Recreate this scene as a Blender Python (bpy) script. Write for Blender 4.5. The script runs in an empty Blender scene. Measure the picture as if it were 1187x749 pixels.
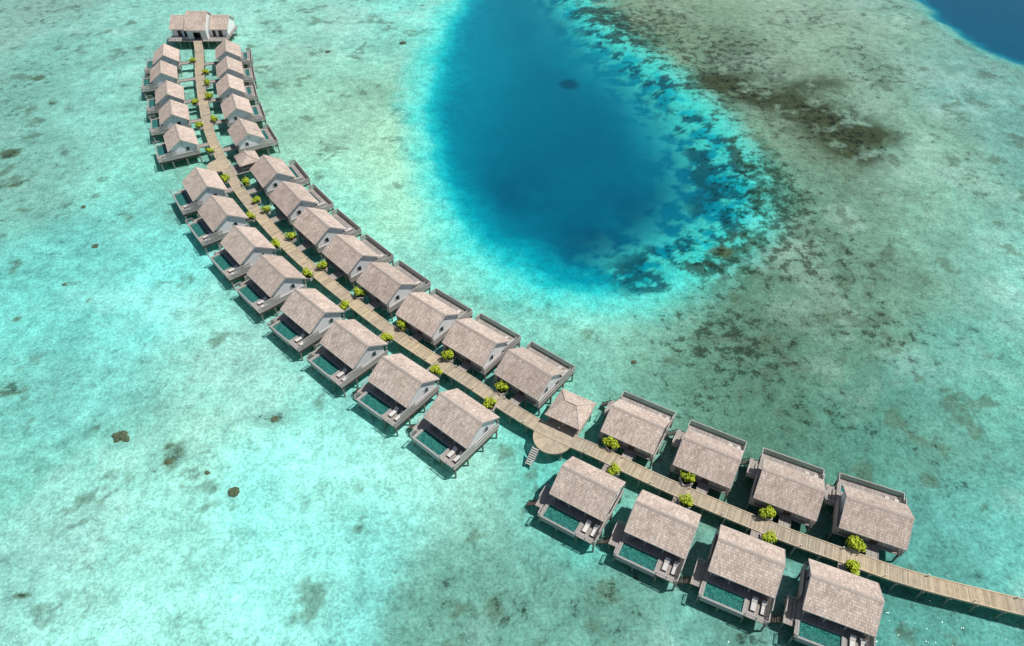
import bpy, bmesh, math, random
import numpy as np
from mathutils import Vector, Matrix, noise as mnoise
random.seed(7)

# ------------------------------------------------------------ survey helper
W, HH = 1187.0, 749.0
F = 24.0/36.0*W
CS = math.sqrt(0.5)
CH = 100.0
K = CH/80.0
def P(x, y, z=0.0):
    u = x-W/2; v = y-HH/2
    den = (F+v)*CS
    t = (CH-z)/den
    return (u*t, (F-v)*CS*t)
def SC(y):
    v = y-HH/2
    s = CS*(F+v)/CH
    dep = math.radians(45)+math.atan(v/F)
    return s, s*math.sin(dep)

scene = bpy.context.scene
# ------------------------------------------------------------ materials
def lin(c):
    return tuple(((v/255.0)/12.92 if v/255.0 <= 0.04045 else ((v/255.0+0.055)/1.055)**2.4) for v in c)
def newmat(name):
    m = bpy.data.materials.new(name); m.use_nodes = True
    nt = m.node_tree
    for n in list(nt.nodes): nt.nodes.remove(n)
    out = nt.nodes.new('ShaderNodeOutputMaterial')
    return m, nt, out
def L(nt, a, b): nt.links.new(a, b)
def math_(nt, op, a, b=None, c=None, clamp=False):
    n = nt.nodes.new('ShaderNodeMath'); n.operation = op; n.use_clamp = clamp
    for i, v in enumerate((a, b, c)):
        if v is None: continue
        if isinstance(v, (int, float)): n.inputs[i].default_value = v
        else: nt.links.new(v, n.inputs[i])
    return n.outputs[0]
def maprange(nt, v, a, b, c, d, smooth=False):
    n = nt.nodes.new('ShaderNodeMapRange')
    if smooth: n.interpolation_type = 'SMOOTHSTEP'
    nt.links.new(v, n.inputs['Value'])
    for k, x in zip(('From Min', 'From Max', 'To Min', 'To Max'), (a, b, c, d)):
        if isinstance(x, (int, float)): n.inputs[k].default_value = x
        else: nt.links.new(x, n.inputs[k])
    return n.outputs[0]
def mixc(nt, fac, a, b, mode='MIX'):
    n = nt.nodes.new('ShaderNodeMix'); n.data_type = 'RGBA'; n.blend_type = mode
    for s, v in ((n.inputs[0], fac), (n.inputs[6], a), (n.inputs[7], b)):
        if isinstance(v, (int, float)): s.default_value = v
        elif isinstance(v, tuple): s.default_value = (v[0], v[1], v[2], 1)
        else: nt.links.new(v, s)
    return n.outputs[2]
def scalec(nt, col, fac):
    n = nt.nodes.new('ShaderNodeVectorMath'); n.operation = 'SCALE'
    if isinstance(col, tuple): n.inputs[0].default_value = col[:3]
    else: nt.links.new(col, n.inputs[0])
    nt.links.new(fac, n.inputs['Scale'])
    return n.outputs[0]
def noise(nt, vec, scale, detail=3, rough=0.5, dist=0.0):
    n = nt.nodes.new('ShaderNodeTexNoise')
    n.inputs['Scale'].default_value = scale; n.inputs['Detail'].default_value = detail
    n.inputs['Roughness'].default_value = rough; n.inputs['Distortion'].default_value = dist
    nt.links.new(vec, n.inputs['Vector']); return n.outputs['Fac']
def mapping(nt, vec, sc):
    n = nt.nodes.new('ShaderNodeMapping'); n.inputs['Scale'].default_value = sc
    nt.links.new(vec, n.inputs['Vector']); return n.outputs[0]
def principled(nt, out, col, rough=0.8, spec=0.3):
    p = nt.nodes.new('ShaderNodeBsdfPrincipled')
    if isinstance(col, tuple): p.inputs['Base Color'].default_value = (*col[:3], 1)
    else: nt.links.new(col, p.inputs['Base Color'])
    p.inputs['Roughness'].default_value = rough
    p.inputs['Specular IOR Level'].default_value = spec
    nt.links.new(p.outputs[0], out.inputs[0]); return p

def varied(name, col, amt=0.2, scale=3.0, rough=0.8, spec=0.3, perobj=0.1):
    m, nt, out = newmat(name)
    tc = nt.nodes.new('ShaderNodeTexCoord')
    f = noise(nt, tc.outputs['Object'], scale, 3, 0.65)
    f = maprange(nt, f, 0.3, 0.7, 1-amt, 1+amt)
    oi = nt.nodes.new('ShaderNodeObjectInfo')
    r = maprange(nt, oi.outputs['Random'], 0, 1, 1-perobj, 1+perobj)
    f = math_(nt, 'MULTIPLY', f, r)
    principled(nt, out, scalec(nt, col, f), rough, spec)
    return m

def mat_roof():
    m, nt, out = newmat('shingle_roof')
    tc = nt.nodes.new('ShaderNodeTexCoord')
    oi = nt.nodes.new('ShaderNodeObjectInfo')
    addv = nt.nodes.new('ShaderNodeVectorMath'); addv.operation = 'ADD'
    L(nt, tc.outputs['Object'], addv.inputs[0])
    cmb = nt.nodes.new('ShaderNodeCombineXYZ')
    off = math_(nt, 'MULTIPLY', oi.outputs['Random'], 37.0)
    L(nt, off, cmb.inputs[0]); L(nt, off, cmb.inputs[2]); L(nt, cmb.outputs[0], addv.inputs[1])
    vec = addv.outputs[0]
    br = nt.nodes.new('ShaderNodeTexBrick')
    br.inputs['Scale'].default_value = 1.0
    br.inputs['Brick Width'].default_value = 0.22; br.inputs['Row Height'].default_value = 0.34
    br.inputs['Mortar Size'].default_value = 0.022; br.inputs['Bias'].default_value = 0.0
    br.inputs['Color1'].default_value = (0.74, 0.74, 0.74, 1); br.inputs['Color2'].default_value = (1.18, 1.17, 1.16, 1)
    br.inputs['Mortar'].default_value = (0.56, 0.54, 0.52, 1)
    L(nt, tc.outputs['Object'], br.inputs['Vector'])
    st = noise(nt, mapping(nt, vec, (2.2, 0.35, 0.35)), 1.6, 3, 0.7)
    st = maprange(nt, st, 0.3, 0.7, 0.8, 1.17)
    big = noise(nt, vec, 0.45, 3, 0.6)
    c = mixc(nt, maprange(nt, big, 0.35, 0.65, 0, 1), lin((202, 184, 170)), lin((222, 205, 191)))
    c = mixc(nt, 1.0, c, br.outputs['Color'], 'MULTIPLY')
    f = math_(nt, 'MULTIPLY', st, maprange(nt, oi.outputs['Random'], 0, 1, 0.9, 1.08))
    c = scalec(nt, c, f)
    principled(nt, out, c, 0.9, 0.15)
    return m

def mat_planks(name, col, axis=0, width=0.16):
    m, nt, out = newmat(name)
    tc = nt.nodes.new('ShaderNodeTexCoord')
    sp = nt.nodes.new('ShaderNodeSeparateXYZ'); L(nt, tc.outputs['Object'], sp.inputs[0])
    x = sp.outputs[axis]
    q = math_(nt, 'DIVIDE', x, width)
    fl = math_(nt, 'FLOOR', q); fr = math_(nt, 'FRACT', q)
    wn = nt.nodes.new('ShaderNodeTexWhiteNoise'); wn.noise_dimensions = '1D'; L(nt, fl, wn.inputs['W'])
    tone = maprange(nt, wn.outputs['Value'], 0, 1, 0.78, 1.15)
    gap = maprange(nt, fr, 0.0, 0.1, 0.35, 1.0)
    st = maprange(nt, noise(nt, tc.outputs['Object'], 2.5, 3, 0.7), 0.3, 0.7, 0.8, 1.15)
    f = math_(nt, 'MULTIPLY', math_(nt, 'MULTIPLY', tone, gap), st)
    principled(nt, out, scalec(nt, col, f), 0.8, 0.2)
    return m

def mat_walk():
    m, nt, out = newmat('boardwalk_timber')
    at = nt.nodes.new('ShaderNodeAttribute'); at.attribute_name = 'tone'
    ge = nt.nodes.new('ShaderNodeNewGeometry')
    st = maprange(nt, noise(nt, ge.outputs['Position'], 1.2, 4, 0.7), 0.3, 0.7, 0.82, 1.12)
    big = noise(nt, ge.outputs['Position'], 0.08, 2, 0.6)
    c = mixc(nt, maprange(nt, big, 0.4, 0.6, 0, 1), lin((196, 179, 150)), lin((184, 171, 150)))
    f = math_(nt, 'MULTIPLY', at.outputs['Fac'], st)
    principled(nt, out, scalec(nt, c, f), 0.8, 0.2)
    return m

M = {}
M['roof'] = mat_roof()
M['cap'] = varied('ridge_capping', lin((192, 178, 166)), 0.15, 2.0, 0.85)
M['fascia'] = varied('fascia_board', lin((190, 182, 174)), 0.12, 2.0, 0.8)
M['white'] = varied('white_render', (0.80, 0.80, 0.79), 0.05, 1.5, 0.7)
M['clad'] = mat_planks('grey_timber_cladding', lin((172, 165, 158)), 0, 0.14)
M['deck'] = mat_planks('deck_boards', lin((166, 158, 150)), 0, 0.15)
M['deckd'] = varied('dark_stained_timber', lin((84, 76, 70)), 0.2, 3, 0.8)
M['screen'] = varied('weathered_screen_timber', lin((184, 178, 172)), 0.15, 3, 0.8)
M['stilt'] = varied('concrete_pile', lin((140, 138, 130)), 0.2, 2, 0.85)
M['trim'] = varied('white_painted_trim', (0.7, 0.7, 0.69), 0.05, 2, 0.5)
M['cushion'] = varied('cushion_fabric', (0.62, 0.60, 0.56), 0.06, 5, 0.9)
M['rim'] = varied('pool_coping_stone', lin((158, 158, 154)), 0.12, 4, 0.5)
M['walk'] = mat_walk()
M['stem'] = varied('shrub_stem', (0.12, 0.08, 0.05), 0.2, 5)
M['soil'] = varied('planter_soil', (0.06, 0.045, 0.03), 0.2, 8)
M['coral'] = varied('coral_rock', (0.10, 0.12, 0.07), 0.5, 2.5, 0.95)
def glass():
    m, nt, out = newmat('window_glass')
    principled(nt, out, (0.03, 0.045, 0.05), 0.06, 0.6); return m
M['glass'] = glass()
def leaf(name, c1, c2):
    m, nt, out = newmat(name)
    ge = nt.nodes.new('ShaderNodeNewGeometry')
    n = noise(nt, ge.outputs['Position'], 3, 2, 0.6)
    c = mixc(nt, maprange(nt, n, 0.35, 0.65, 0, 1), c1, c2)
    principled(nt, out, c, 0.6, 0.3); return m
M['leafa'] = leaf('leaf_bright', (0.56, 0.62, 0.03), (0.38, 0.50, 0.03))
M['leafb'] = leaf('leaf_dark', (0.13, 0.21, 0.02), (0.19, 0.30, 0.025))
def poolwater():
    m, nt, out = newmat('pool_water')
    tc = nt.nodes.new('ShaderNodeTexCoord')
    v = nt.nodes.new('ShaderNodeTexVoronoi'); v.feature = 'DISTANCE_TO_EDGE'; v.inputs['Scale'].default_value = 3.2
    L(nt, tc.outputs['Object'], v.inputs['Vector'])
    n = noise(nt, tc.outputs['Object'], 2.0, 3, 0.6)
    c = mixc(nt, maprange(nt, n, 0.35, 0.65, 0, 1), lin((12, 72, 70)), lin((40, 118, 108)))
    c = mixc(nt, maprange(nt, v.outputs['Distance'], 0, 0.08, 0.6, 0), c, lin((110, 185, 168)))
    principled(nt, out, c, 0.08, 0.5); return m
M['pool'] = poolwater()

# ------------------------------------------------------------ mesh builder
class MB:
    def __init__(s, side=1): s.v = []; s.f = []; s.m = []; s.t = []; s.side = side
    def add(s, vs, fs, mat=0, tone=1.0):
        b = len(s.v)
        s.v += [(x, y*s.side, z) for x, y, z in vs]
        for f in fs: s.f.append(tuple(b+i for i in f)); s.m.append(mat); s.t.append(tone)
    def box(s, x0, x1, y0, y1, z0, z1, mat=0, tone=1.0):
        s.add([(x0,y0,z0),(x1,y0,z0),(x1,y1,z0),(x0,y1,z0),(x0,y0,z1),(x1,y0,z1),(x1,y1,z1),(x0,y1,z1)],
              [(0,3,2,1),(4,5,6,7),(0,1,5,4),(1,2,6,5),(2,3,7,6),(3,0,4,7)], mat, tone)
    def obox(s, c, dx, dy, hx, hy, z0, z1, mat=0, tone=1.0):
        cx, cy = c
        q = [(-hx,-hy),(hx,-hy),(hx,hy),(-hx,hy)]
        pts = [(cx+a*dx[0]+b*dy[0], cy+a*dx[1]+b*dy[1]) for a, b in q]
        s.add([(x,y,z0) for x,y in pts]+[(x,y,z1) for x,y in pts],
              [(0,3,2,1),(4,5,6,7),(0,1,5,4),(1,2,6,5),(2,3,7,6),(3,0,4,7)], mat, tone)
    def cyl(s, x, y, z0, z1, r, n=8, mat=0, r2=None):
        r2 = r if r2 is None else r2
        a = [(math.cos(2*math.pi*i/n), math.sin(2*math.pi*i/n)) for i in range(n)]
        s.add([(x+r*c, y+r*q, z0) for c, q in a]+[(x+r2*c, y+r2*q, z1) for c, q in a],
              [tuple(range(n-1, -1, -1)), tuple(range(n, 2*n))]+[(i, (i+1) % n, n+(i+1) % n, n+i) for i in range(n)], mat)
    def prism(s, prof, x0, x1, mat=0):
        n = len(prof)
        s.add([(x0, y, z) for y, z in prof]+[(x1, y, z) for y, z in prof],
              [tuple(range(n)), tuple(range(2*n-1, n-1, -1))]+[(i, n+i, n+(i+1) % n, (i+1) % n) for i in range(n)], mat)
    def mesh(s, name, mats, tone=False):
        me = bpy.data.meshes.new(name); me.from_pydata(s.v, [], s.f)
        for m in mats: me.materials.append(m)
        me.polygons.foreach_set('material_index', s.m)
        if tone:
            a = me.attributes.new('tone', 'FLOAT', 'FACE'); a.data.foreach_set('value', s.t)
        bm = bmesh.new(); bm.from_mesh(me); bmesh.ops.recalc_face_normals(bm, faces=bm.faces); bm.to_mesh(me); bm.free()
        me.update(); return me
def link(name, me, parent=None, loc=None, rotz=0):
    o = bpy.data.objects.new(name, me)
    scene.collection.objects.link(o)
    if parent: o.parent = parent
    if loc: o.location = loc
    o.rotation_euler[2] = rotz
    return o

# ------------------------------------------------------------ boardwalk path
walk_px = [(229,47),(231,62),(231,80),(234,108),(242,150),(257,185),(278,221),(307,257),(340,292),(374,322),(410,351),(452,383),
           (500,415),(545,443),(590,473),(637,500),(690,523),(750,552),(820,583),(900,616),(980,645),(1060,672),(1187,704),(1330,738),(1500,770)]
ctrl = [Vector(P(x, y, 1.7)) for x, y in walk_px]
def catmull(p, n=40):
    out = []
    for i in range(len(p)-1):
        p0 = p[i-1] if i else p[i]*2-p[i+1]; p1 = p[i]; p2 = p[i+1]
        p3 = p[i+2] if i+2 < len(p) else p[i+1]*2-p[i]
        for k in range(n):
            t = k/n
            out.append(0.5*((2*p1)+(-p0+p2)*t+(2*p0-5*p1+4*p2-p3)*t*t+(-p0+3*p1-3*p2+p3)*t**3))
    out.append(p[-1]); return out
dense = catmull(ctrl)
for _ in range(60):
    dense = [dense[0]]+[(dense[i-1]+dense[i]*2+dense[i+1])/4 for i in range(1, len(dense)-1)]+[dense[-1]]
cum = [0]
for i in range(1, len(dense)): cum.append(cum[-1]+(dense[i]-dense[i-1]).length)
cumn = np.array(cum); dx_ = np.array([p.x for p in dense]); dy_ = np.array([p.y for p in dense])
def at(s): return Vector((float(np.interp(s, cumn, dx_)), float(np.interp(s, cumn, dy_))))
def tan(s, h=1.0): return (at(min(s+h, cum[-1]))-at(max(s-h, 0))).normalized()
def nearest(p):
    d = (dx_-p[0])**2+(dy_-p[1])**2; return float(cumn[int(d.argmin())])
LEN = cum[-1]
ZW = 1.7; HW = 1.2
wp = bpy.data.objects.new('boardwalk', None); scene.collection.objects.link(wp)
mb = MB(); s = 0.0
while s < LEN-0.2:
    c = at(s); t = tan(s); n = (t.y, -t.x)
    j = random.uniform(-0.02, 0.02)
    mb.obox((c.x+n[0]*j, c.y+n[1]*j), (t.x, t.y), n, 0.10, HW, ZW-0.06, ZW+random.uniform(-.004, .004), 0, random.uniform(0.72, 1.14))
    s += 0.225
link('deck_planks', mb.mesh('deck_planks', [M['walk']], True), wp)
mb = MB(); s = 0.5
while s < LEN-1:
    c = at(s); t = tan(s); n = Vector((t.y, -t.x))
    for sg in (-1, 1):
        q = c+n*sg*(HW+0.05)
        mb.obox((q.x, q.y), (t.x, t.y), n, 0.5, 0.08, ZW-0.28, ZW+0.11, 0, 1.15*random.uniform(.9, 1.05))
    s += 1.003
link('edge_kerbs', mb.mesh('edge_kerbs', [M['walk']], True), wp)
mb = MB(); s = 1.0; k = 0
while s < LEN-1:
    c = at(s); t = tan(s); n = Vector((t.y, -t.x))
    mb.obox((c.x, c.y), (t.x, t.y), n, 0.12, HW+0.25, ZW-0.55, ZW-0.29)
    for sg in (-1, 1):
        q = c+n*sg*(HW-0.1); mb.cyl(q.x, q.y, -3.0, ZW-0.56, 0.15)
    s += 3.6
link('piles', mb.mesh('piles', [M['stilt']]), wp)
mb = MB(); s = 0.6
while s < LEN-1:
    c = at(s); t = tan(s); n = Vector((t.y, -t.x))
    for o_ in (-0.8, 0.8):
        q = c+n*o_
        mb.obox((q.x, q.y), (t.x, t.y), n, 0.6, 0.06, ZW-0.27, ZW-0.07)
    s += 1.2
link('joists', mb.mesh('joists', [M['deckd']]), wp)
mb = MB(); s = 4; k = 0
while s < LEN-1:
    c = at(s); t = tan(s); n = Vector((t.y, -t.x)); sg = 1 if k % 2 else -1
    q = c+n*sg*(HW-0.12)
    mb.cyl(q.x, q.y, ZW, ZW+0.55, 0.06, 8, 0); mb.cyl(q.x, q.y, ZW+0.55, ZW+0.7, 0.1, 8, 1)
    s += 6; k += 1
link('bollard_lights', mb.mesh('bollard_lights', [M['deckd'], M['trim']]), wp)

# ------------------------------------------------------------ villa parts
RX, RY, ZE, ZR = 4.65, 3.95, 4.0, 6.6
def roof_z(y): return ZR-(ZR-ZE)*abs(y)/RY
def villa_parts(side):
    parts = {}
    ocean = side == 1
    py0, py1 = (4.35, 5.5) if ocean else (4.35, 6.7)
    b = MB(side); th = 0.2
    b.prism([(-RY, ZE), (0, ZR), (RY, ZE), (RY, ZE-th), (0, ZR-th-0.03), (-RY, ZE-th)], -RX, RX, 0)
    parts['roof'] = b.mesh('roof', [M['roof']])
    b = MB(side)
    b.prism([(-0.28, ZR-0.15), (0, ZR+0.07), (0.28, ZR-0.15), (0, ZR+0.0)], -RX-0.05, RX+0.05, 0)
    parts['ridge_cap'] = b.mesh('ridge_cap', [M['cap']])
    b = MB(side)
    for x0, x1 in ((-RX-0.09, -RX-0.005), (RX+0.005, RX+0.09)):
        for sg in (-1, 1):
            b.prism([(0.0, ZR+0.03), (sg*(RY+0.02), ZE+0.03), (sg*(RY+0.02), ZE-0.27), (0, ZR-0.27)], x0, x1)
    for sg in (-1, 1):
        y0, y1 = sorted((sg*(RY+0.005), sg*(RY+0.06)))
        b.box(-RX, RX, y0, y1, ZE-0.25, ZE-0.01)
    parts['fascia'] = b.mesh('fascia', [M['fascia']])
    b = MB(side)
    for x0, x1 in ((-4.3, -4.15), (4.15, 4.3)):
        b.prism([(-3.2, 2.4), (-3.2, roof_z(3.2)-0.24), (0, ZR-0.26), (3.2, roof_z(3.2)-0.24), (3.2, 2.4)], x0, x1)
    parts['white_gables'] = b.mesh('white_gables', [M['white']])
    b = MB(side)
    for sg in (-1, 1):
        x0, x1 = sorted((sg*4.3, sg*4.16))
        b.box(x0, x1, -3.2, 2.2, 1.62, 2.397, 0)
        x0, x1 = sorted((sg*4.305, sg*4.36)); b.box(x0, x1, -3.2, 3.2, 2.33, 2.43, 1)
        b.box(x0, x1, -1.4, -0.6, 3.0, 3.9, 2)
        x0, x1 = sorted((sg*4.305, sg*4.40))
        b.box(x0, x1, -1.5, -1.401, 2.92, 3.98, 1); b.box(x0, x1, -0.599, -0.5, 2.92, 3.98, 1)
        for i in range(5): b.box(min(sg*4.305, sg*4.35), max(sg*4.305, sg*4.35), -0.3, 0.3, 4.9+i*0.14, 4.98+i*0.14, 1)
    b.box(-4.15, 4.15, -3.2, -3.05, 1.62, 4.1, 0)
    parts['timber_walls'] = b.mesh('timber_walls', [M['clad'], M['trim'], M['glass'], M['fascia']])
    b = MB(side)
    b.box(0.2, 1.3, -3.26, -3.205, 1.65, 3.75, 0)
    for x in (-3.4, -1.6, 2.2):
        b.box(x, x+1.1, -3.24, -3.203, 2.5, 3.6, 1)
        b.box(x-0.1, x-0.001, -3.29, -3.202, 2.4, 3.7, 2); b.box(x+1.101, x+1.2, -3.29, -3.202, 2.4, 3.7, 2)
        b.box(x, x+1.1, -3.29, -3.202, 3.601, 3.7, 2); b.box(x, x+1.1, -3.29, -3.202, 2.4, 2.499, 2)
    for i in range(6):
        x = -4.0+i*1.34
        b.box(x+0.05, x+1.27, 2.1, 2.14, 1.7, 3.75, 1)
        b.box(x-0.03, x+0.049, 2.06, 2.2, 1.62, 3.85, 2)
    b.box(-4.15, 4.15, 2.05, 2.2, 3.851, 4.2, 2)
    parts['doors_windows'] = b.mesh('doors_windows', [M['deckd'], M['glass'], M['trim']])
    b = MB(side)
    for x in (-4.1, -1.4, 1.4, 4.1): b.box(x-0.09, x+0.09, 3.3, 3.48, 1.62, roof_z(3.39)-0.23)
    parts['veranda_posts'] = b.mesh('veranda_posts', [M['screen']])
    b = MB(side); z0, z1 = 1.42, 1.6
    b.box(-4.9, 4.7, -3.6, 4.1, z0, z1)
    b.box(1.5, 4.7, 4.101, 7.0, z0, z1)
    b.box(-4.9, -4.6, 4.101, 7.0, z0, z1)
    if ocean: b.box(-4.599, 1.499, py1+.36, 7.0, z0, z1)
    b.box(-6.4, -4.95, 1.6, 5.4, 0.95, 1.1)
    b.box(-5.4, -4.91, 2.0, 4.6, 1.2, 1.35)
    parts['sun_deck'] = b.mesh('sun_deck', [M['deck']])
    b = MB(side)
    for y in (-3.3, 0.2, 3.8, 6.7): b.box(-4.85, 4.65, y-0.1, y+0.1, 1.12, 1.415)
    for x in (-4.8, -1.8, 1.7, 4.6): b.box(x-0.1, x+0.1, -3.55, 6.95, 0.9, 1.115)
    for y in (1.8, 5.2): b.box(-6.35, -5.0, y-0.08, y+0.08, 0.75, 0.945)
    for i in range(7): b.box(-8.1+i*0.28, -7.88+i*0.28, 4.3, 5.3, -0.75+i*0.25, -0.69+i*0.25)
    for y in (4.26, 5.34):
        b.add([(-8.2, y, -0.9), (-8.2, y, -0.65), (-6.4, y, 0.95), (-6.4, y, 1.15), (-8.2, y+.05, -0.9), (-8.2, y+.05, -0.65), (-6.4, y+.05, .95), (-6.4, y+.05, 1.15)],
              [(0,2,3,1),(4,5,7,6),(0,1,5,4),(2,6,7,3),(1,3,7,5),(0,4,6,2)])
    parts['deck_frame'] = b.mesh('deck_frame', [M['deckd']])
    b = MB(side)
    for x in (-4.8, -1.8, 1.7, 4.6):
        for y in (-3.2, 0.2, 3.8, 6.7): b.cyl(x, y, -3.0, 0.9, 0.16)
    for x, y in ((-6.2, 1.8), (-6.2, 5.2)): b.cyl(x, y, -3, 0.75, 0.12)
    parts['stilts'] = b.mesh('stilts', [M['stilt']])
    b = MB(side)
    b.box(-4.59, 1.49, 4.11, py0, 0.6, 1.66); b.box(-4.59, 1.49, py1, py1+.3, 0.6, 1.66)
    b.box(-4.59, -4.3, py0+.001, py1-.001, 0.6, 1.66); b.box(1.2, 1.49, py0+.001, py1-.001, 0.6, 1.66)
    b.box(-4.3, 1.2, py0+.001, py1-.001, 0.6, 0.75)
    b.box(-4.299, 1.199, py0+.002, py1-.002, 0.75, 1.42, 1)
    parts['plunge_pool'] = b.mesh('plunge_pool', [M['rim'], M['pool']])
    b = MB(side)
    def screen(x0, y0, x1, y1, h, z=1.6):
        Ln = math.hypot(x1-x0, y1-y0); d = ((x1-x0)/Ln, (y1-y0)/Ln); nn = (d[1], -d[0])
        k = int(Ln/0.17)
        for i in range(k+1):
            a = i*Ln/k
            b.obox((x0+d[0]*a, y0+d[1]*a), d, nn, 0.065, 0.015, z, z+h)
        b.obox(((x0+x1)/2, (y0+y1)/2), d, nn, Ln/2+0.05, 0.06, z+h, z+h+0.06)
        b.obox(((x0+x1)/2, (y0+y1)/2), d, nn, Ln/2, 0.03, z-0.12, z+0.0)
    screen(4.75, 2.2, 4.75, 5.6, 1.9); screen(4.75, 5.7, 4.75, 7.0, 1.0)
    screen(-4.95, -3.6, -4.95, 1.5, 1.9); screen(-4.85, -3.65, -4.3, -3.65, 1.9)
    screen(4.3, -3.65, 4.7, -3.65, 1.7); screen(4.75, -3.6, 4.75, 2.1, 1.0)
    if ocean: screen(-4.85, 7.05, 4.7, 7.05, 1.1); screen(-4.95, 5.5, -4.95, 7.0, 1.1)
    def rail(x0, y0, x1, y1, z=1.6):
        Ln = math.hypot(x1-x0, y1-y0); d = ((x1-x0)/Ln, (y1-y0)/Ln); nn = (d[1], -d[0])
        k = max(1, int(Ln/1.2))
        for i in range(k+1):
            a = i*Ln/k; b.obox((x0+d[0]*a, y0+d[1]*a), d, nn, 0.05, 0.05, z, z+1.0)
        for h in (0.3, 0.55, 0.8): b.obox(((x0+x1)/2, (y0+y1)/2), d, nn, Ln/2, 0.015, z+h, z+h+0.03)
        b.obox(((x0+x1)/2, (y0+y1)/2), d, nn, Ln/2+0.05, 0.05, z+1.001, z+1.06)
    if not ocean: rail(1.6, 7.0, 4.7, 7.0); rail(-4.95, 5.5, -4.95, 7.0); rail(-4.9, 7.1, -4.6, 7.1)
    rail(-6.35, 1.65, -5.1, 1.65, 1.1); rail(-6.35, 1.8, -6.35, 4.1, 1.1)
    parts['screens_railings'] = b.mesh('screens_railings', [M['screen']])
    b = MB(side)
    for x in (2.1, 3.5):
        b.box(x, x+0.75, 4.7, 6.0, 1.85, 1.92, 0); b.box(x+0.04, x+0.71, 4.72, 5.98, 1.921, 2.02, 1)
        b.add([(x, 4.68, 1.9), (x+.75, 4.68, 1.9), (x+.75, 4.05, 2.35), (x, 4.05, 2.35), (x, 4.66, 2.0), (x+.75, 4.66, 2.0), (x+.75, 4.1, 2.45), (x, 4.1, 2.45)],
              [(0,1,2,3),(4,5,6,7),(0,1,5,4),(1,2,6,5),(2,3,7,6),(3,0,4,7)], 1)
        for a in (x+0.05, x+0.65):
            for c in (4.75, 5.9): b.box(a, a+0.05, c, c+0.05, 1.6, 1.849, 0)
    b.cyl(-2.6, 3.0, 1.6, 2.3, 0.05, 6, 0); b.cyl(-2.6, 3.0, 2.3, 2.35, 0.45, 14, 0)
    for x in (-3.5, -1.7):
        b.box(x-0.25, x+0.25, 2.75, 3.25, 1.95, 2.05, 1); b.box(x-0.25, x+0.25, 2.7, 2.749, 1.95, 2.5, 0)
        for a in (x-.22, x+.17):
            for c in (2.78, 3.17): b.box(a, a+.05, c, c+.05, 1.6, 1.949, 0)
    b.box(0.2, 3.2, 2.3, 3.0, 1.6, 1.95, 0); b.box(0.25, 3.15, 2.35, 2.98, 1.951, 2.1, 1); b.box(0.2, 3.2, 2.25, 2.299, 1.6, 2.5, 1)
    parts['deck_furniture'] = b.mesh('deck_furniture', [M['deckd'], M['cushion']])
    return parts
parts_by_side = {1: villa_parts(1), -1: villa_parts(-1)}

left_px = [(191,62),(188,82),(195,106),(200,129),(208,158),
           (236,212),(257,245),(286,281),(319,316),(361,356),(409,394),(467,436),(535,480),
           (682,561),(770,602),(868,645),(978,687)]
right_px = [(263,57),(265,77),(266,98),(273,122),(284,151),
            (315,197),(340,228),(370,259),(406,291),(448,324),(496,360),(552,392),(614,428),
            (738,489),(823,526),(917,562),(1016,594)]
def place_villa(px, sidename):
    x, y = P(px[0], px[1], 5.2)
    sN = nearest((x, y)); t = tan(sN, 6.0); ang = math.atan2(t.y, t.x)
    side = 1 if sidename == 'R' else -1
    sc = 1.0 if px[1] < 170 else (1.07 if px[1] < 485 and px[0] < 650 else 1.02)
    c = at(sN); dist = (Vector((x, y))-c).length/sc
    e = bpy.data.objects.new('over_water_villa', None); scene.collection.objects.link(e)
    e.location = (x, y, 0); e.rotation_euler[2] = ang+math.radians(random.uniform(-1.2, 1.2)); e.scale = (sc, sc, sc)
    for k, me in parts_by_side[side].items(): link(k, me, e)
    b = MB(side)
    y0 = -max(dist-(HW+0.13)/sc, 3.75)
    b.box(0.0, 1.6, y0, -3.605, 1.4, 1.57); b.box(-0.1, -0.001, y0, -3.605, 1.35, 1.67); b.box(1.601, 1.7, y0, -3.605, 1.35, 1.67)
    link('entry_bridge', b.mesh('entry_bridge', [M['deck']]), e)
for p in left_px: place_villa(p, 'L')
for p in right_px: place_villa(p, 'R')

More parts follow.
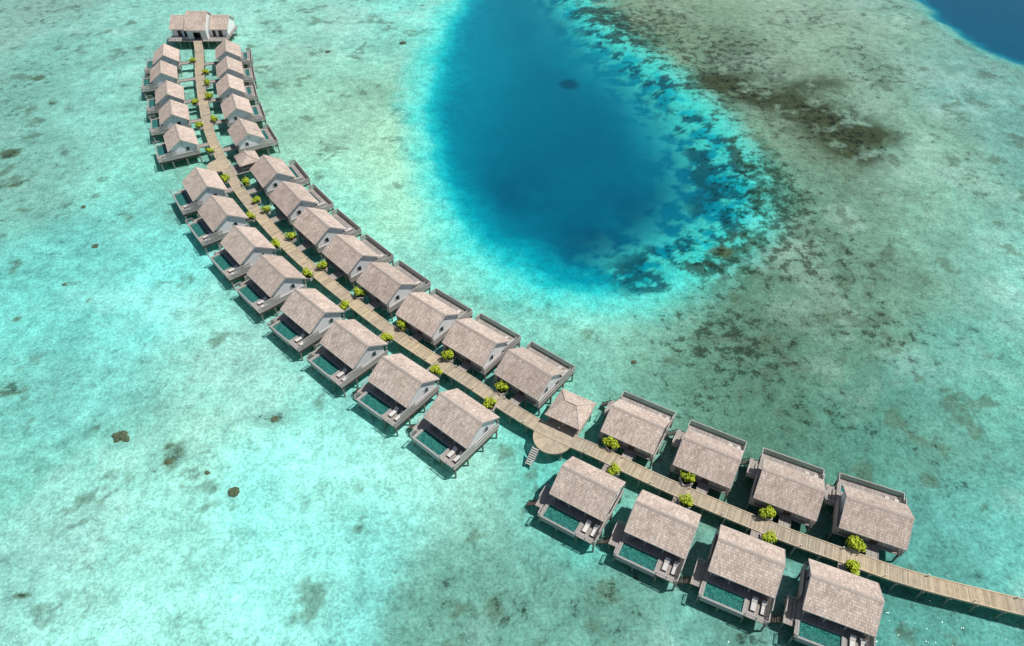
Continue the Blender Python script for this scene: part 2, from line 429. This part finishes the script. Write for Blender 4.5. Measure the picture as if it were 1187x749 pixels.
# ------------------------------------------------------------ shelters + round platforms
def shelter(px, size):
    x, y = P(px[0], px[1], 4.5); sN = nearest((x, y)); t = tan(sN, 4); ang = math.atan2(t.y, t.x)
    e = bpy.data.objects.new('shingled_pavilion', None); scene.collection.objects.link(e)
    e.location = (x, y, 0); e.rotation_euler[2] = ang
    h = size/2; rg = 1.1
    b = MB(); ze, zr = 3.8, 5.5
    b.add([(-h,-h,ze),(h,-h,ze),(h,h,ze),(-h,h,ze),(-rg,0,zr),(rg,0,zr),(-h,-h,ze-.2),(h,-h,ze-.2),(h,h,ze-.2),(-h,h,ze-.2)],
          [(0,1,5,4),(2,3,4,5),(1,2,5),(3,0,4),(0,6,7,1),(1,7,8,2),(2,8,9,3),(3,9,6,0),(9,8,7,6)])
    link('hipped_roof', b.mesh('hipped_roof', [M['roof']]), e)
    b = MB(); b.box(-rg-.2, rg+.2, -0.15, 0.15, zr-0.1, zr+0.08)
    for sx in (-1, 1):
        for sy in (-1, 1):
            a = Vector((sx*h, sy*h, ze)); c = Vector((sx*rg, 0, zr))
            d = (c-a).normalized(); n = Vector((-d.y, d.x, 0)).normalized()*0.13; u = Vector((0, 0, 0.06))
            vs = [a-n, a+n, c+n, c-n, a-n+u, a+n+u, c+n+u, c-n+u]
            b.add([tuple(q) for q in vs], [(0,3,2,1),(4,5,6,7),(0,1,5,4),(1,2,6,5),(2,3,7,6),(3,0,4,7)])
    link('hip_capping', b.mesh('hip_capping', [M['cap']]), e)
    b = MB(); b.box(-h+.3, h-.3, -h-1.6, h-.3, 1.42, 1.6)
    link('floor_deck', b.mesh('floor_deck', [M['deck']]), e)
    b = MB(); q = h-.6
    for sx in (-q, 0, q):
        for sy in (-q, q): b.box(sx-.09, sx+.09, sy-.09, sy+.09, 1.6, 3.9)
    b.box(-q, q, q-.5, q-.1, 2.0, 2.08); b.box(-q, q, q-.06, q, 2.3, 2.6); b.box(-q-.04, -q+.02, -q+.1, q-.1, 2.3, 2.6); b.box(q-.02, q+.04, -q+.1, q-.1, 2.3, 2.6)
    link('posts_bench', b.mesh('posts_bench', [M['screen']]), e)
    b = MB()
    for sx in (-q, 0, q):
        for sy in (-q, q): b.cyl(sx, sy, -3, 1.41, 0.15)
    link('stilts', b.mesh('stilts', [M['stilt']]), e)
shelter((662, 471), 6.8)
shelter((286, 181), 5.6)
def platform(px, r, stair):
    x, y = P(px[0], px[1], ZW); sN = nearest((x, y)); t = tan(sN, 3); ang = math.atan2(t.y, t.x)
    e = bpy.data.objects.new('round_jetty_platform', None); scene.collection.objects.link(e)
    e.location = (x, y, 0); e.rotation_euler[2] = ang
    b = MB(); n = 56
    for i in range(n):
        a0 = 2*math.pi*(i+.04)/n; a1 = 2*math.pi*(i+.96)/n
        for ra, rb in ((0.35, r*0.5), (r*0.5+.02, r)):
            vs = [(ra*math.cos(a0), ra*math.sin(a0)), (rb*math.cos(a0), rb*math.sin(a0)), (rb*math.cos(a1), rb*math.sin(a1)), (ra*math.cos(a1), ra*math.sin(a1))]
            b.add([(p, q, ZW-.02) for p, q in vs]+[(p, q, ZW+.012) for p, q in vs], [(0,3,2,1),(4,5,6,7),(0,1,5,4),(1,2,6,5),(2,3,7,6),(3,0,4,7)], 0, random.uniform(.85, 1.12))
    b.cyl(0, 0, ZW-.02, ZW+.02, 0.34, 20)
    link('radial_planks', b.mesh('radial_planks', [M['walk']], True), e)
    b = MB(); m = 40
    for i in range(m//2, m):
        a = 2*math.pi*(i+.5)/m
        c = (r*math.cos(a), r*math.sin(a)); d = (-math.sin(a), math.cos(a)); nn = (math.cos(a), math.sin(a))
        b.obox(c, d, nn, math.pi*r/m+.01, 0.07, ZW-.28, ZW+.12, 0, 1.1)
    link('curved_kerb', b.mesh('curved_kerb', [M['walk']], True), e)
    b = MB()
    for i in range(8):
        a = 2*math.pi*i/8+.2; b.cyl((r-.4)*math.cos(a), (r-.4)*math.sin(a), -3, ZW-.03, 0.15)
    link('piles', b.mesh('piles', [M['stilt']]), e)
    if stair:
        b = MB()
        for i in range(8): b.box(-2.1, -1.0, -r-.3-i*.3, -r-.05-i*.3, ZW-.2-i*.27, ZW-.13-i*.27)
        for xx in (-2.2, -0.99):
            b.add([(xx, -r+.1, ZW-.3), (xx, -r+.1, ZW+.05), (xx, -r-2.6, ZW-2.35), (xx, -r-2.6, ZW-2.05), (xx+.08, -r+.1, ZW-.3), (xx+.08, -r+.1, ZW+.05), (xx+.08, -r-2.6, ZW-2.35), (xx+.08, -r-2.6, ZW-2.05)],
                  [(0,2,3,1),(4,5,7,6),(0,1,5,4),(2,6,7,3),(1,3,7,5),(0,4,6,2)])
        link('water_steps', b.mesh('water_steps', [M['screen']]), e)
platform((641, 507), 3.4, True)
platform((254, 192), 3.0, False)

# ------------------------------------------------------------ reception at the far end
def reception():
    x, y = P(229, 45, 2.0)
    e = bpy.data.objects.new('jetty_reception_building', None); scene.collection.objects.link(e)
    e.location = (x, y+5.5, 0)
    def roof(b, x0, x1, yc, hw, ze, zr): b.prism([(yc-hw, ze), (yc, zr), (yc+hw, ze), (yc+hw, ze-.2), (yc, zr-.23), (yc-hw, ze-.2)], x0, x1)
    b = MB(); roof(b, -9.9, -3.7, 1.6, 4.9, 4.3, 7.4); roof(b, 4.0, 10.3, 1.6, 4.9, 4.3, 7.4); roof(b, -3.4, 3.7, -0.2, 6.2, 5.2, 9.4)
    link('roofs', b.mesh('roofs', [M['roof']]), e)
    b = MB()
    for x0, x1, zr, yc in ((-9.95, -3.65, 7.4, 1.6), (3.95, 10.35, 7.4, 1.6), (-3.45, 3.75, 9.4, -.2)):
        b.prism([(yc-.3, zr-.12), (yc, zr+.08), (yc+.3, zr-.12), (yc, zr+.01)], x0, x1)
    link('ridge_caps', b.mesh('ridge_caps', [M['cap']]), e)
    b = MB()
    for x0, x1, yc, hw, ze, zr in ((-9.99, -9.91, 1.6, 4.95, 4.3, 7.4), (10.31, 10.39, 1.6, 4.95, 4.3, 7.4), (-3.49, -3.41, -.2, 6.25, 5.2, 9.4), (3.71, 3.79, -.2, 6.25, 5.2, 9.4)):
        for sg in (-1, 1): b.prism([(yc, zr+.03), (yc+sg*hw, ze+.03), (yc+sg*hw, ze-.3), (yc, zr-.3)], x0, x1)
    link('barge_boards', b.mesh('barge_boards', [M['fascia']]), e)
    b = MB()
    for x0, x1 in ((-9.5, -9.3), (9.7, 9.9)):
        b.prism([(-2.6, 1.6), (-2.6, 4.5), (1.6, 7.1), (5.6, 4.5), (5.6, 1.6)], x0, x1)
    for x0, x1 in ((-3.2, -3.0), (3.3, 3.5)):
        b.prism([(-5.2, 1.6), (-5.2, 5.5), (-.2, 9.0), (5.2, 5.3), (5.2, 1.6)], x0, x1)
    for a, c in ((-9.3, -7.6), (-6.2, -5.4), (-4.2, -3.21), (3.51, 4.5), (5.7, 6.6), (8.0, 9.7)): b.box(a, c, -2.6, -2.4, 1.6, 4.4)
    b.box(-9.3, -3.21, -2.61, -2.41, 3.7, 4.4); b.box(3.51, 9.7, -2.61, -2.41, 3.7, 4.4)
    b.box(-3.0, -1.2, -5.2, -5.0, 1.6, 5.3); b.box(1.4, 3.3, -5.2, -5.0, 1.6, 5.3); b.box(-1.2, 1.4, -5.2, -5.0, 4.1, 5.3)
    b.box(-9.2, 9.6, 5.3, 5.5, 1.6, 4.4)
    link('white_walls', b.mesh('white_walls', [M['white']]), e)
    b = MB(); b.box(-9.1, -3.25, -2.1, -2.0, 1.62, 4.1); b.box(3.55, 9.5, -2.1, -2.0, 1.62, 4.1); b.box(-2.95, 3.25, -3.4, -3.3, 1.62, 5.0)
    link('glazing', b.mesh('glazing', [M['glass']]), e)
    b = MB(); b.box(-10.2, 10.5, -6.6, 6.5, 1.4, 1.58)
    link('deck', b.mesh('deck', [M['deck']]), e)
    b = MB()
    for i in range(7):
        for j in range(4): b.cyl(-9.6+i*3.25, -6.0+j*3.6, -3, 1.39, 0.18)
    link('stilts', b.mesh('stilts', [M['stilt']]), e)
    b = MB()
    for xx in (-10.1, 10.4):
        for i in range(8): b.box(xx-.05, xx+.05, -6.4+i*1.5, -6.3+i*1.5, 1.58, 2.6)
        b.box(xx-.05, xx+.05, -6.4, 5.3, 2.6, 2.68)
    for sgn in (-1, 1):
        xs = sorted((sgn*2.0, sgn*10.1))
        for i in range(7): b.box(xs[0]+i*1.33, xs[0]+i*1.33+.1, -6.5, -6.4, 1.58, 2.6)
        b.box(xs[0], xs[1], -6.5, -6.41, 2.601, 2.68)
    link('railings', b.mesh('railings', [M['screen']]), e)
reception()

# ------------------------------------------------------------ shrubs
def shrub_mesh(seed, n=750):
    r = random.Random(seed); b = MB()
    cl = [(r.uniform(-.5, .5), r.uniform(-.5, .5), r.uniform(.5, 1.1), r.uniform(.3, .55)) for _ in range(9)]
    for i in range(n):
        cx, cy, cz, cr = r.choice(cl)
        d = Vector((r.gauss(0, 1), r.gauss(0, 1), r.gauss(0, 1))).normalized()*cr*r.uniform(.45, 1.08)
        p = Vector((cx, cy, cz))+d
        if p.z < .15: continue
        nrm = (d.normalized()+Vector((r.uniform(-.6, .6), r.uniform(-.6, .6), r.uniform(0, 1.0)))).normalized()
        a = nrm.orthogonal().normalized(); a.rotate(Matrix.Rotation(r.uniform(0, 6.28), 3, nrm)); c = nrm.cross(a)
        l = r.uniform(.09, .17); w = l*.5
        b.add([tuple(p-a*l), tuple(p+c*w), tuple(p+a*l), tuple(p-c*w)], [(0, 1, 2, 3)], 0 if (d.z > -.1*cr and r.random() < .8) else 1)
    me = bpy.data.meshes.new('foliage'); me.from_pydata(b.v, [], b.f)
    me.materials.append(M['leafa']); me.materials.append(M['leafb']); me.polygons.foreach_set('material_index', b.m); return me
shm = [shrub_mesh(i) for i in range(5)]
b = MB()
b.box(-.55, .55, -.55, -.47, -.2, .3); b.box(-.55, .55, .47, .55, -.2, .3); b.box(-.55, -.47, -.469, .469, -.2, .3); b.box(.47, .55, -.469, .469, -.2, .3)
b.box(-.469, .469, -.469, .469, -.2, .22, 1)
planter = b.mesh('planter', [M['screen'], M['soil']])
b = MB()
for i in range(6):
    a = i*1.05; b.add([(0.03, 0, .2), (-.02, .03, .2), (-.02, -.03, .2), (.45*math.cos(a), .45*math.sin(a), 1.0)], [(0, 1, 3), (1, 2, 3), (2, 0, 3)])
stems = b.mesh('stems', [M['stem']])
shrubs = [(238,83,.8),(223,70,.7),(242,112,.8),(226,118,.8),(247,138,.8),(231,145,.7),(250,170,.8),(238,97,.7),(269,207,.9),(285,211,.9),(290,232,.8),(294,250,.9),(308,243,.8),(322,283,1.),(339,274,1.),
          (358,318,1.05),(375,308,1.1),(400,353,1.),(415,342,1.05),(448,391,1.),(463,379,1.1),(506,429,1.),(519,415,1.2),(570,468,1.1),(580,452,1.2),
          (707,517,1.35),(712,544,1.),(795,558,1.3),(795,580,1.05),(890,596,1.3),(890,620,1.05),(992,632,1.3),(989,655,1.1)]
for i, (px, py, sc) in enumerate(shrubs):
    x, y = P(px, py, 2.5)
    e = bpy.data.objects.new('shrub', None); scene.collection.objects.link(e)
    sN = nearest((x, y)); c = at(sN); d = Vector((x, y))-c
    k = 1.0+.45*sc
    mind = HW+0.25+.45*k
    if d.length < mind: d = d.normalized()*mind
    e.location = (c.x+d.x, c.y+d.y, 1.65); e.rotation_euler[2] = random.uniform(0, 6.28)
    e.scale = (k, k, k*random.uniform(.85, 1.1))
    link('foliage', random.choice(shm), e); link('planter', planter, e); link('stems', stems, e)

# ------------------------------------------------------------ coral heads
def coral(px, py, r):
    bm = bmesh.new(); bmesh.ops.create_icosphere(bm, subdivisions=4, radius=1)
    sd = Vector((px*.13, py*.17, 3))
    for v in bm.verts:
        n = mnoise.fractal(v.co*1.6+sd, .6, 2.1, 5)
        v.co *= 1+.38*n; v.co.z *= .42
        v.co.x *= r; v.co.y *= r; v.co.z *= r
    me = bpy.data.meshes.new('coral_rock'); bm.to_mesh(me); bm.free()
    me.materials.append(M['coral']); x, y = P(px, py, -1.2)
    link('coral_rock', me, None, (x, y, -1.3), px)
for a in [(139,506,1.2),(146,509,.6),(271,570,.9),(467,50,1.2),(110,285,.7),(97,240,.7),(318,486,.7),(735,420,.6),(240,548,.5),(195,535,.6),(380,60,.9),(75,330,.6)]: coral(*a)

# ------------------------------------------------------------ seabed
def axis(lo, hi, st, far):
    a = list(np.arange(lo, hi, st)); d = st
    l = [];  v = lo
    while v > -far: d *= 1.25; v -= d; l.append(v)
    r = []; d = st; v = a[-1]
    while v < far: d *= 1.25; v += d; r.append(v)
    return np.array(l[::-1]+a+r)
xs = axis(-230, 230, 0.75, 5000); ys = axis(24, 325, 0.75, 5000)
nx, ny = len(xs), len(ys)
X, Y = np.meshgrid(xs, ys)
def vnoise(x, y, scale, seed):
    g = np.random.default_rng(seed).random((256, 256))
    u = x/scale+1000.3; v = y/scale+1000.7
    i = np.floor(u).astype(int); j = np.floor(v).astype(int); fu = u-i; fv = v-j
    fu = fu*fu*(3-2*fu); fv = fv*fv*(3-2*fv); i %= 256; j %= 256; i1 = (i+1) % 256; j1 = (j+1) % 256
    return (g[j, i]*(1-fu)+g[j, i1]*fu)*(1-fv)+(g[j1, i]*(1-fu)+g[j1, i1]*fu)*fv
def fbm(x, y, scale, seed, oct=5, rough=.5):
    r = 0; a = 1; t = 0; cs, sn = math.cos(.6), math.sin(.6)
    for k in range(oct):
        r = r+a*vnoise(x+k*13.1, y-k*7.7, scale/2**k, seed+k); t += a; a *= rough
        x, y = x*cs-y*sn, x*sn+y*cs
    return r/t
ZB = -1.3
def sdf(poly, x, y):
    pts = [P(a, b, ZB) for a, b in poly]
    d = np.full(x.shape, 1e9); inside = np.zeros(x.shape, bool); n = len(pts)
    for i in range(n):
        ax, ay = pts[i]; bx, by = pts[(i+1) % n]; ex, ey = bx-ax, by-ay
        t = np.clip(((x-ax)*ex+(y-ay)*ey)/(ex*ex+ey*ey+1e-9), 0, 1)
        d = np.minimum(d, np.hypot(x-ax-t*ex, y-ay-t*ey))
        cnd = ((ay > y) != (by > y)) & (x < (bx-ax)*(y-ay)/(by-ay+1e-12)+ax)
        inside ^= cnd
    return np.where(inside, -d, d)/K
def seg(pl, x, y):
    pts = [P(a, b, ZB) for a, b in pl]; d = np.full(x.shape, 1e9)
    for i in range(len(pts)-1):
        ax, ay = pts[i]; bx, by = pts[i+1]; ex, ey = bx-ax, by-ay
        t = np.clip(((x-ax)*ex+(y-ay)*ey)/(ex*ex+ey*ey), 0, 1); d = np.minimum(d, np.hypot(x-ax-t*ex, y-ay-t*ey))
    return d/K
ctrl_cols = [(30,20,130,190,170),(100,60,120,205,185),(30,120,105,172,152),(100,150,125,207,188),(20,200,112,182,162),(120,260,110,217,202),(40,320,105,205,190),
(180,330,112,217,203),(30,440,108,195,178),(100,430,115,205,190),(220,430,125,207,188),(330,470,120,200,180),(60,560,120,210,190),(200,520,135,208,186),(150,640,135,217,197),
(50,700,125,205,188),(300,600,130,227,210),(400,560,140,227,207),(250,700,140,222,203),(400,680,118,212,197),(480,600,145,226,202),(560,640,120,192,170),(550,710,98,168,148),
(650,720,102,172,152),(760,720,98,168,148),(620,560,98,205,186),(850,735,92,163,146),(1100,730,82,163,148),(1170,640,92,178,163),(1100,520,92,163,143),(1100,420,98,178,158),
(1170,300,118,200,180),(1100,250,122,195,173),(1050,200,112,175,150),(1150,130,108,180,164),(1000,60,118,174,148),(920,20,138,184,154),(850,60,108,158,128),(760,20,122,164,130),
(950,140,98,132,105),(900,220,102,158,132),(1000,300,106,163,138),(900,330,94,146,120),(850,400,76,128,106),(800,440,80,134,110),(950,430,88,148,125),(900,480,80,143,122),
(1000,500,78,150,130),(760,370,118,190,165),(700,390,128,205,180),(640,370,118,215,195),(700,430,108,190,165),(560,330,130,217,192),(480,250,140,217,186),(420,180,150,217,182),
(450,120,144,207,172),(380,130,145,207,176),(340,60,128,190,160),(430,60,122,207,186),(480,20,115,217,198),(330,15,133,210,190),(150,20,130,205,185),(380,20,133,210,190),
(460,320,128,227,207),(350,240,112,205,183),(420,470,118,212,195),(250,130,110,190,165),(150,200,120,205,185),(60,-60,120,195,175),(600,-80,110,190,175),(1000,-60,110,170,150),
(-120,300,105,195,178),(-120,600,120,205,188),(1300,300,100,185,168),(1320,600,85,165,150),(300,850,130,215,198),(800,850,95,165,150)]
XS, YS = X/K, Y/K
wsum = np.full(X.shape, 1e-12); col = np.zeros(X.shape+(3,))
wx = X+(fbm(XS, YS, 22, 50)-.5)*30; wy = Y+(fbm(XS, YS, 22, 60)-.5)*36
for (a, b_, r_, g_, bl) in ctrl_cols:
    cx, cy = P(a, b_, ZB); sx, sy = SC(max(b_, -150))
    q = ((wx-cx)*sx/46)**2+((wy-cy)*sy/46)**2
    w = np.exp(-q/2)+1e-5/(1+q)**2
    wsum += w; col += w[..., None]*np.array(lin((r_, g_, bl)))
col /= wsum[..., None]
def mix(col, m, c): return col*(1-m[..., None])+m[..., None]*np.array(lin(c))
def sst(a, b, x): t = np.clip((x-a)/(b-a), 0, 1); return t*t*(3-2*t)
f1 = fbm(XS, YS, 26, 11, 6, .55); f2 = fbm(XS, YS, 7, 22, 5, .6); f3 = fbm(XS, YS, 3, 33, 4, .6); f4 = fbm(XS, YS, 50, 120, 6, .6)
rdg = 1-np.abs(fbm(XS, YS*1.3, 10, 140, 5, .6)-.5)*6
f5 = fbm(XS, YS, 14, 160, 6, .65)
col *= (1+.45*(f1-.5)+.45*(f2-.5)+.32*(f3-.5)+.12*(f4-.5)+.06*np.clip(rdg, -1, 1))[..., None]
ss = sst(.50, .64, f1*.35+f5*.65)*sst(.35, .55, f4)
col = col*(1-.20*ss[..., None])+.20*ss[..., None]*np.array(lin((180, 232, 216)))
reef = np.zeros(X.shape)
def dens(px, py, rx, ry, amp):
    cx, cy = P(px, py, ZB); sx, sy = SC(py)
    q = ((X-cx)*sx/rx)**2+((Y-cy)*sy/ry)**2
    return amp*np.exp(-q)
for a in [(850,400,105,70,1.1),(950,300,120,60,.85),(820,460,70,40,.9),(900,230,60,60,.95),(960,140,75,50,1.0),(880,110,50,22,.9),(990,160,26,14,1.3),(850,60,80,45,1.0),(760,25,80,30,.95),(940,20,80,25,.7),
          (1010,80,70,40,.8),(960,480,100,50,.85),(560,700,70,50,.8),(700,700,80,50,.7),(860,740,60,30,.7),(1080,540,60,60,.65),(825,305,24,14,1.2),(25,100,60,60,.65),(15,178,16,8,1.1),(40,200,50,60,.5),
          (15,448,22,9,1.1),(200,525,30,20,.8),(25,690,22,8,.9),(320,485,34,14,.65),(40,300,60,40,.4),(345,70,40,50,.4),(400,20,50,20,.3),(120,430,60,40,.3),(230,420,60,40,.3),(180,40,30,20,.25),(60,20,70,20,.6),(1080,700,70,30,.55),
          (1010,380,120,60,.8),(1130,200,50,50,.6),(250,580,50,30,.25),(90,600,60,40,.25)]:
    reef = np.maximum(reef, dens(*a))
md = sst(.44, .58, f1*.35+f2*.4+f3*.25)*np.clip(reef-.15, 0, 1)
col = col*(1-.68*md[..., None])+.68*md[..., None]*np.array(lin((60, 88, 64)))
cl = fbm(XS, YS, 4.5, 210, 5, .62)
cm = sst(.675, .72, cl+.06*np.clip(reef, 0, 1)+.05*(f4-.5))
col = mix(col, cm*.6, (80, 116, 92))
col *= np.array([1.12, .81, .88])
hole = [(548,-40),(535,0),(516,28),(505,70),(498,120),(496,165),(502,210),(520,250),(550,285),(590,311),(640,331),(690,340),(735,338),(790,315),(838,287),(870,254),(873,215),(856,180),(836,150),(805,115),(765,80),(720,48),(685,22),(660,0),(640,-40)]
d = sdf(hole, X, Y)+(f1-.5)*6+(f2-.5)*4.5+(f3-.5)*2
col = mix(col, sst(10, 0, d)*.8, (74, 204, 198))
col = mix(col, sst(1.8, -2.0, d), (30, 174, 178))
col = mix(col, sst(-1.0, -5.0, d), (2, 142, 158))
col = mix(col, sst(-3.5, -10, d+(f1-.5)*8), (2, 118, 140))
col = mix(col, sst(-9, -26, d+(f1-.5)*16), (2, 102, 126))
col = mix(col, sst(-3, -8, d)*dens(560, 40, 60, 70, .6), (6, 126, 146))
dd = np.clip(sst(-6, -12, d), 0, 1)
for a in [(690,275,60,38,1.),(600,215,60,40,.7),(735,230,50,30,.8),(640,300,40,18,.7),(790,200,40,30,.4),(680,160,60,30,.3)]:
    col = mix(col, dd*np.clip(dens(*a)*(.3+1.3*f2), 0, 1), (2, 76, 104))
belt_l = [(655,-20),(692,25),(728,60),(772,97),(805,135),(830,175),(845,222),(838,258),(802,290),(750,315)]
bd = seg(belt_l, X, Y)
belt = np.exp(-(bd/9.0)**2)
lightm = belt*sst(.42, .54, f3*.6+f2*.4)
col = mix(col, np.clip(lightm*.9, 0, 1), (66, 190, 180))
fs = fbm(XS, YS, 3.4, 77, 5, .7)*.75+fbm(XS, YS, 12, 90)*.25
spots = sst(.25, .8, belt)*sst(.50, .56, fs)
col = mix(col, np.clip(spots*.92, 0, 1), (16, 82, 94))
reef = np.where(d < -3, np.clip(belt*.6, 0, 1), reef)
rim2 = np.exp(-(seg([(700,15),(790,80),(852,142),(892,215),(885,268),(830,310)], X, Y)/9)**2)
col = mix(col, rim2*sst(.46, .57, fs)*.7*sst(-3, 1, d), (62, 90, 68))
reef = np.clip(reef+.5*rim2, 0, 1.2)
d2 = sdf([(1062,-60),(1064,0),(1078,18),(1112,42),(1150,62),(1187,76),(1260,110),(1400,120),(1500,-60)], X, Y)+(f1-.5)*7+(f2-.5)*4
col = mix(col, sst(4, 0, d2)*.5, (84, 178, 170)); col = mix(col, sst(1, -2.5, d2), (0, 120, 138)); col = mix(col, sst(-1.5, -6, d2), (0, 86, 116))
reef = np.where(d2 < 0, 0, reef)
for pl, wd, am in (([(835,95),(870,108),(905,118),(945,130),(985,148),(1005,155)], 6.5, 1.0), ([(950,140),(975,168),(992,178)], 5.5, .95), ([(900,118),(930,100),(960,95)], 4.5, .6)):
    q = np.exp(-(seg(pl, X, Y)/wd)**2)*sst(.36, .50, f2*.45+f3*.55)
    col = mix(col, np.clip(q*am*1.4, 0, 1), (62, 72, 48))
for a in [(12,178,14,6),(10,455,20,5),(25,690,14,5),(195,535,10,5),(318,486,9,3),(20,370,5,3),(832,292,18,10),(660,90,16,7),(15,215,8,3),(60,120,6,3),(195,518,8,4),(45,90,8,4)]:
    q = dens(a[0], a[1], a[2], a[3], 1.0)*(.3+1.4*f3)
    col = mix(col, np.clip(sst(.35, .7, q)*.85, 0, 1), (72, 86, 60) if a[0] != 660 else (5, 72, 92))
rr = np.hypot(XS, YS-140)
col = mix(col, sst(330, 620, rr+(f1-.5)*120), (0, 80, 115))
deep = np.clip(sst(2, -14, d)+sst(2, -10, d2), 0, 1)
Z = ZB-2.5*deep+(f2-.5)*.5+(f3-.5)*.15
Z = np.where(rr > 330, -4.5, Z)
col = np.clip(col, 0.001, .9)
verts = np.stack([X, Y, Z], -1).reshape(-1, 3)
idx = np.arange(nx*ny).reshape(ny, nx)
quads = np.stack([idx[:-1, :-1], idx[:-1, 1:], idx[1:, 1:], idx[1:, :-1]], -1).reshape(-1, 4)
me = bpy.data.meshes.new('seabed')
me.vertices.add(len(verts)); me.vertices.foreach_set('co', verts.astype(np.float32).ravel())
me.loops.add(quads.size); me.loops.foreach_set('vertex_index', quads.astype(np.int32).ravel())
me.polygons.add(len(quads)); me.polygons.foreach_set('loop_start', (np.arange(len(quads))*4).astype(np.int32))
me.polygons.foreach_set('use_smooth', np.ones(len(quads), bool))
me.update(calc_edges=True)
ca = me.attributes.new('bed_color', 'FLOAT_COLOR', 'POINT')
ca.data.foreach_set('color', np.concatenate([col.reshape(-1, 3), np.ones((nx*ny, 1))], 1).astype(np.float32).ravel())
ra = me.attributes.new('reef', 'FLOAT', 'POINT'); ra.data.foreach_set('value', reef.astype(np.float32).ravel())
da = me.attributes.new('deep', 'FLOAT', 'POINT'); da.data.foreach_set('value', deep.astype(np.float32).ravel())
m, nt, out = newmat('lagoon_bed')
ge = nt.nodes.new('ShaderNodeNewGeometry'); pos = ge.outputs['Position']
ac = nt.nodes.new('ShaderNodeAttribute'); ac.attribute_name = 'bed_color'
ar = nt.nodes.new('ShaderNodeAttribute'); ar.attribute_name = 'reef'
ad = nt.nodes.new('ShaderNodeAttribute'); ad.attribute_name = 'deep'
shal = math_(nt, 'SUBTRACT', 1.0, math_(nt, 'MULTIPLY', ad.outputs['Fac'], .88))
pos2 = mapping(nt, pos, (1, 1, 0.0))
def noise2(scale, detail, rough, dist=0.0):
    n = nt.nodes.new('ShaderNodeTexNoise'); n.noise_dimensions = '2D'
    n.inputs['Scale'].default_value = scale; n.inputs['Detail'].default_value = detail; n.inputs['Roughness'].default_value = rough
    n.inputs['Distortion'].default_value = dist
    L(nt, pos2, n.inputs['Vector']); return n.outputs['Fac']
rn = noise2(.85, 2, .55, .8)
caustic = maprange(nt, math_(nt, 'ABSOLUTE', math_(nt, 'SUBTRACT', rn, .5)), 0, .10, .22, -.06)  # bright caustic light lines painted into the bed colour, fading with depth
caustic = math_(nt, 'MULTIPLY', caustic, shal)
sn = noise2(.36, 7, .74)
med = maprange(nt, sn, .28, .72, .30, -.30)
fin = maprange(nt, noise2(1.6, 4, .85), .3, .7, -.28, .28)
tot = math_(nt, 'ADD', math_(nt, 'MULTIPLY', math_(nt, 'ADD', med, fin), shal), caustic)
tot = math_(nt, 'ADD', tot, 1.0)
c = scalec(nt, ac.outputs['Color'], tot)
th = math_(nt, 'SUBTRACT', .70, math_(nt, 'MULTIPLY', ar.outputs['Fac'], .215))
msk = maprange(nt, math_(nt, 'SUBTRACT', sn, th), 0.0, .08, 0, .9, True)
c = mixc(nt, msk, c, mixc(nt, 1.0, c, (.42, .38, .34), 'MULTIPLY'))
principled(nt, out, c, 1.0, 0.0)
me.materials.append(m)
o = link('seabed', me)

# water surface
me = bpy.data.meshes.new('lagoon_water')
me.from_pydata([(-5200,-5200,0),(5200,-5200,0),(5200,5200,0),(-5200,5200,0)], [], [(0,1,2,3)])
m, nt, out = newmat('sea_water')
ge = nt.nodes.new('ShaderNodeNewGeometry')
h1 = noise(nt, mapping(nt, ge.outputs['Position'], (1, 1.3, 1)), .9, 3, .62, 0)
bp = nt.nodes.new('ShaderNodeBump'); bp.inputs['Strength'].default_value = .8; bp.inputs['Distance'].default_value = .14
L(nt, h1, bp.inputs['Height'])
fr = nt.nodes.new('ShaderNodeFresnel'); fr.inputs['IOR'].default_value = 1.28; L(nt, bp.outputs[0], fr.inputs['Normal'])
tr = nt.nodes.new('ShaderNodeBsdfTransparent'); tr.inputs[0].default_value = (.97, 1, 1, 1)
gl = nt.nodes.new('ShaderNodeBsdfGlossy'); gl.inputs['Roughness'].default_value = .09; L(nt, bp.outputs[0], gl.inputs['Normal'])
mx = nt.nodes.new('ShaderNodeMixShader'); L(nt, fr.outputs[0], mx.inputs[0]); L(nt, tr.outputs[0], mx.inputs[1]); L(nt, gl.outputs[0], mx.inputs[2])
L(nt, mx.outputs[0], out.inputs[0])
me.materials.append(m); link('lagoon_water', me)

# ------------------------------------------------------------ light, world, camera
to = Vector((.45, .0, .89)).normalized()
el = math.asin(to.z); az = math.atan2(to.x, to.y)
ld = bpy.data.lights.new('sun', 'SUN'); ld.energy = 4.1; ld.angle = math.radians(.5); ld.color = (1, .965, .92)
lo = bpy.data.objects.new('sun', ld); scene.collection.objects.link(lo); lo.rotation_euler = to.to_track_quat('Z', 'Y').to_euler(); lo.location = (0, 0, 120)
w = bpy.data.worlds.new('World'); scene.world = w; w.use_nodes = True
nt = w.node_tree; bg = nt.nodes['Background']
sk = nt.nodes.new('ShaderNodeTexSky'); sk.sky_type = 'NISHITA'; sk.sun_disc = False; sk.sun_elevation = el; sk.sun_rotation = az
nt.links.new(sk.outputs[0], bg.inputs[0]); bg.inputs[1].default_value = .065
cd = bpy.data.cameras.new('camera'); cd.lens = 24; cd.sensor_width = 36; cd.clip_end = 12000
co = bpy.data.objects.new('camera', cd); scene.collection.objects.link(co)
co.location = (0, 0, CH); co.rotation_euler = (math.radians(45), 0, 0)
scene.camera = co
scene.view_settings.view_transform = 'Standard'; scene.view_settings.look = 'None'; scene.view_settings.exposure = 0
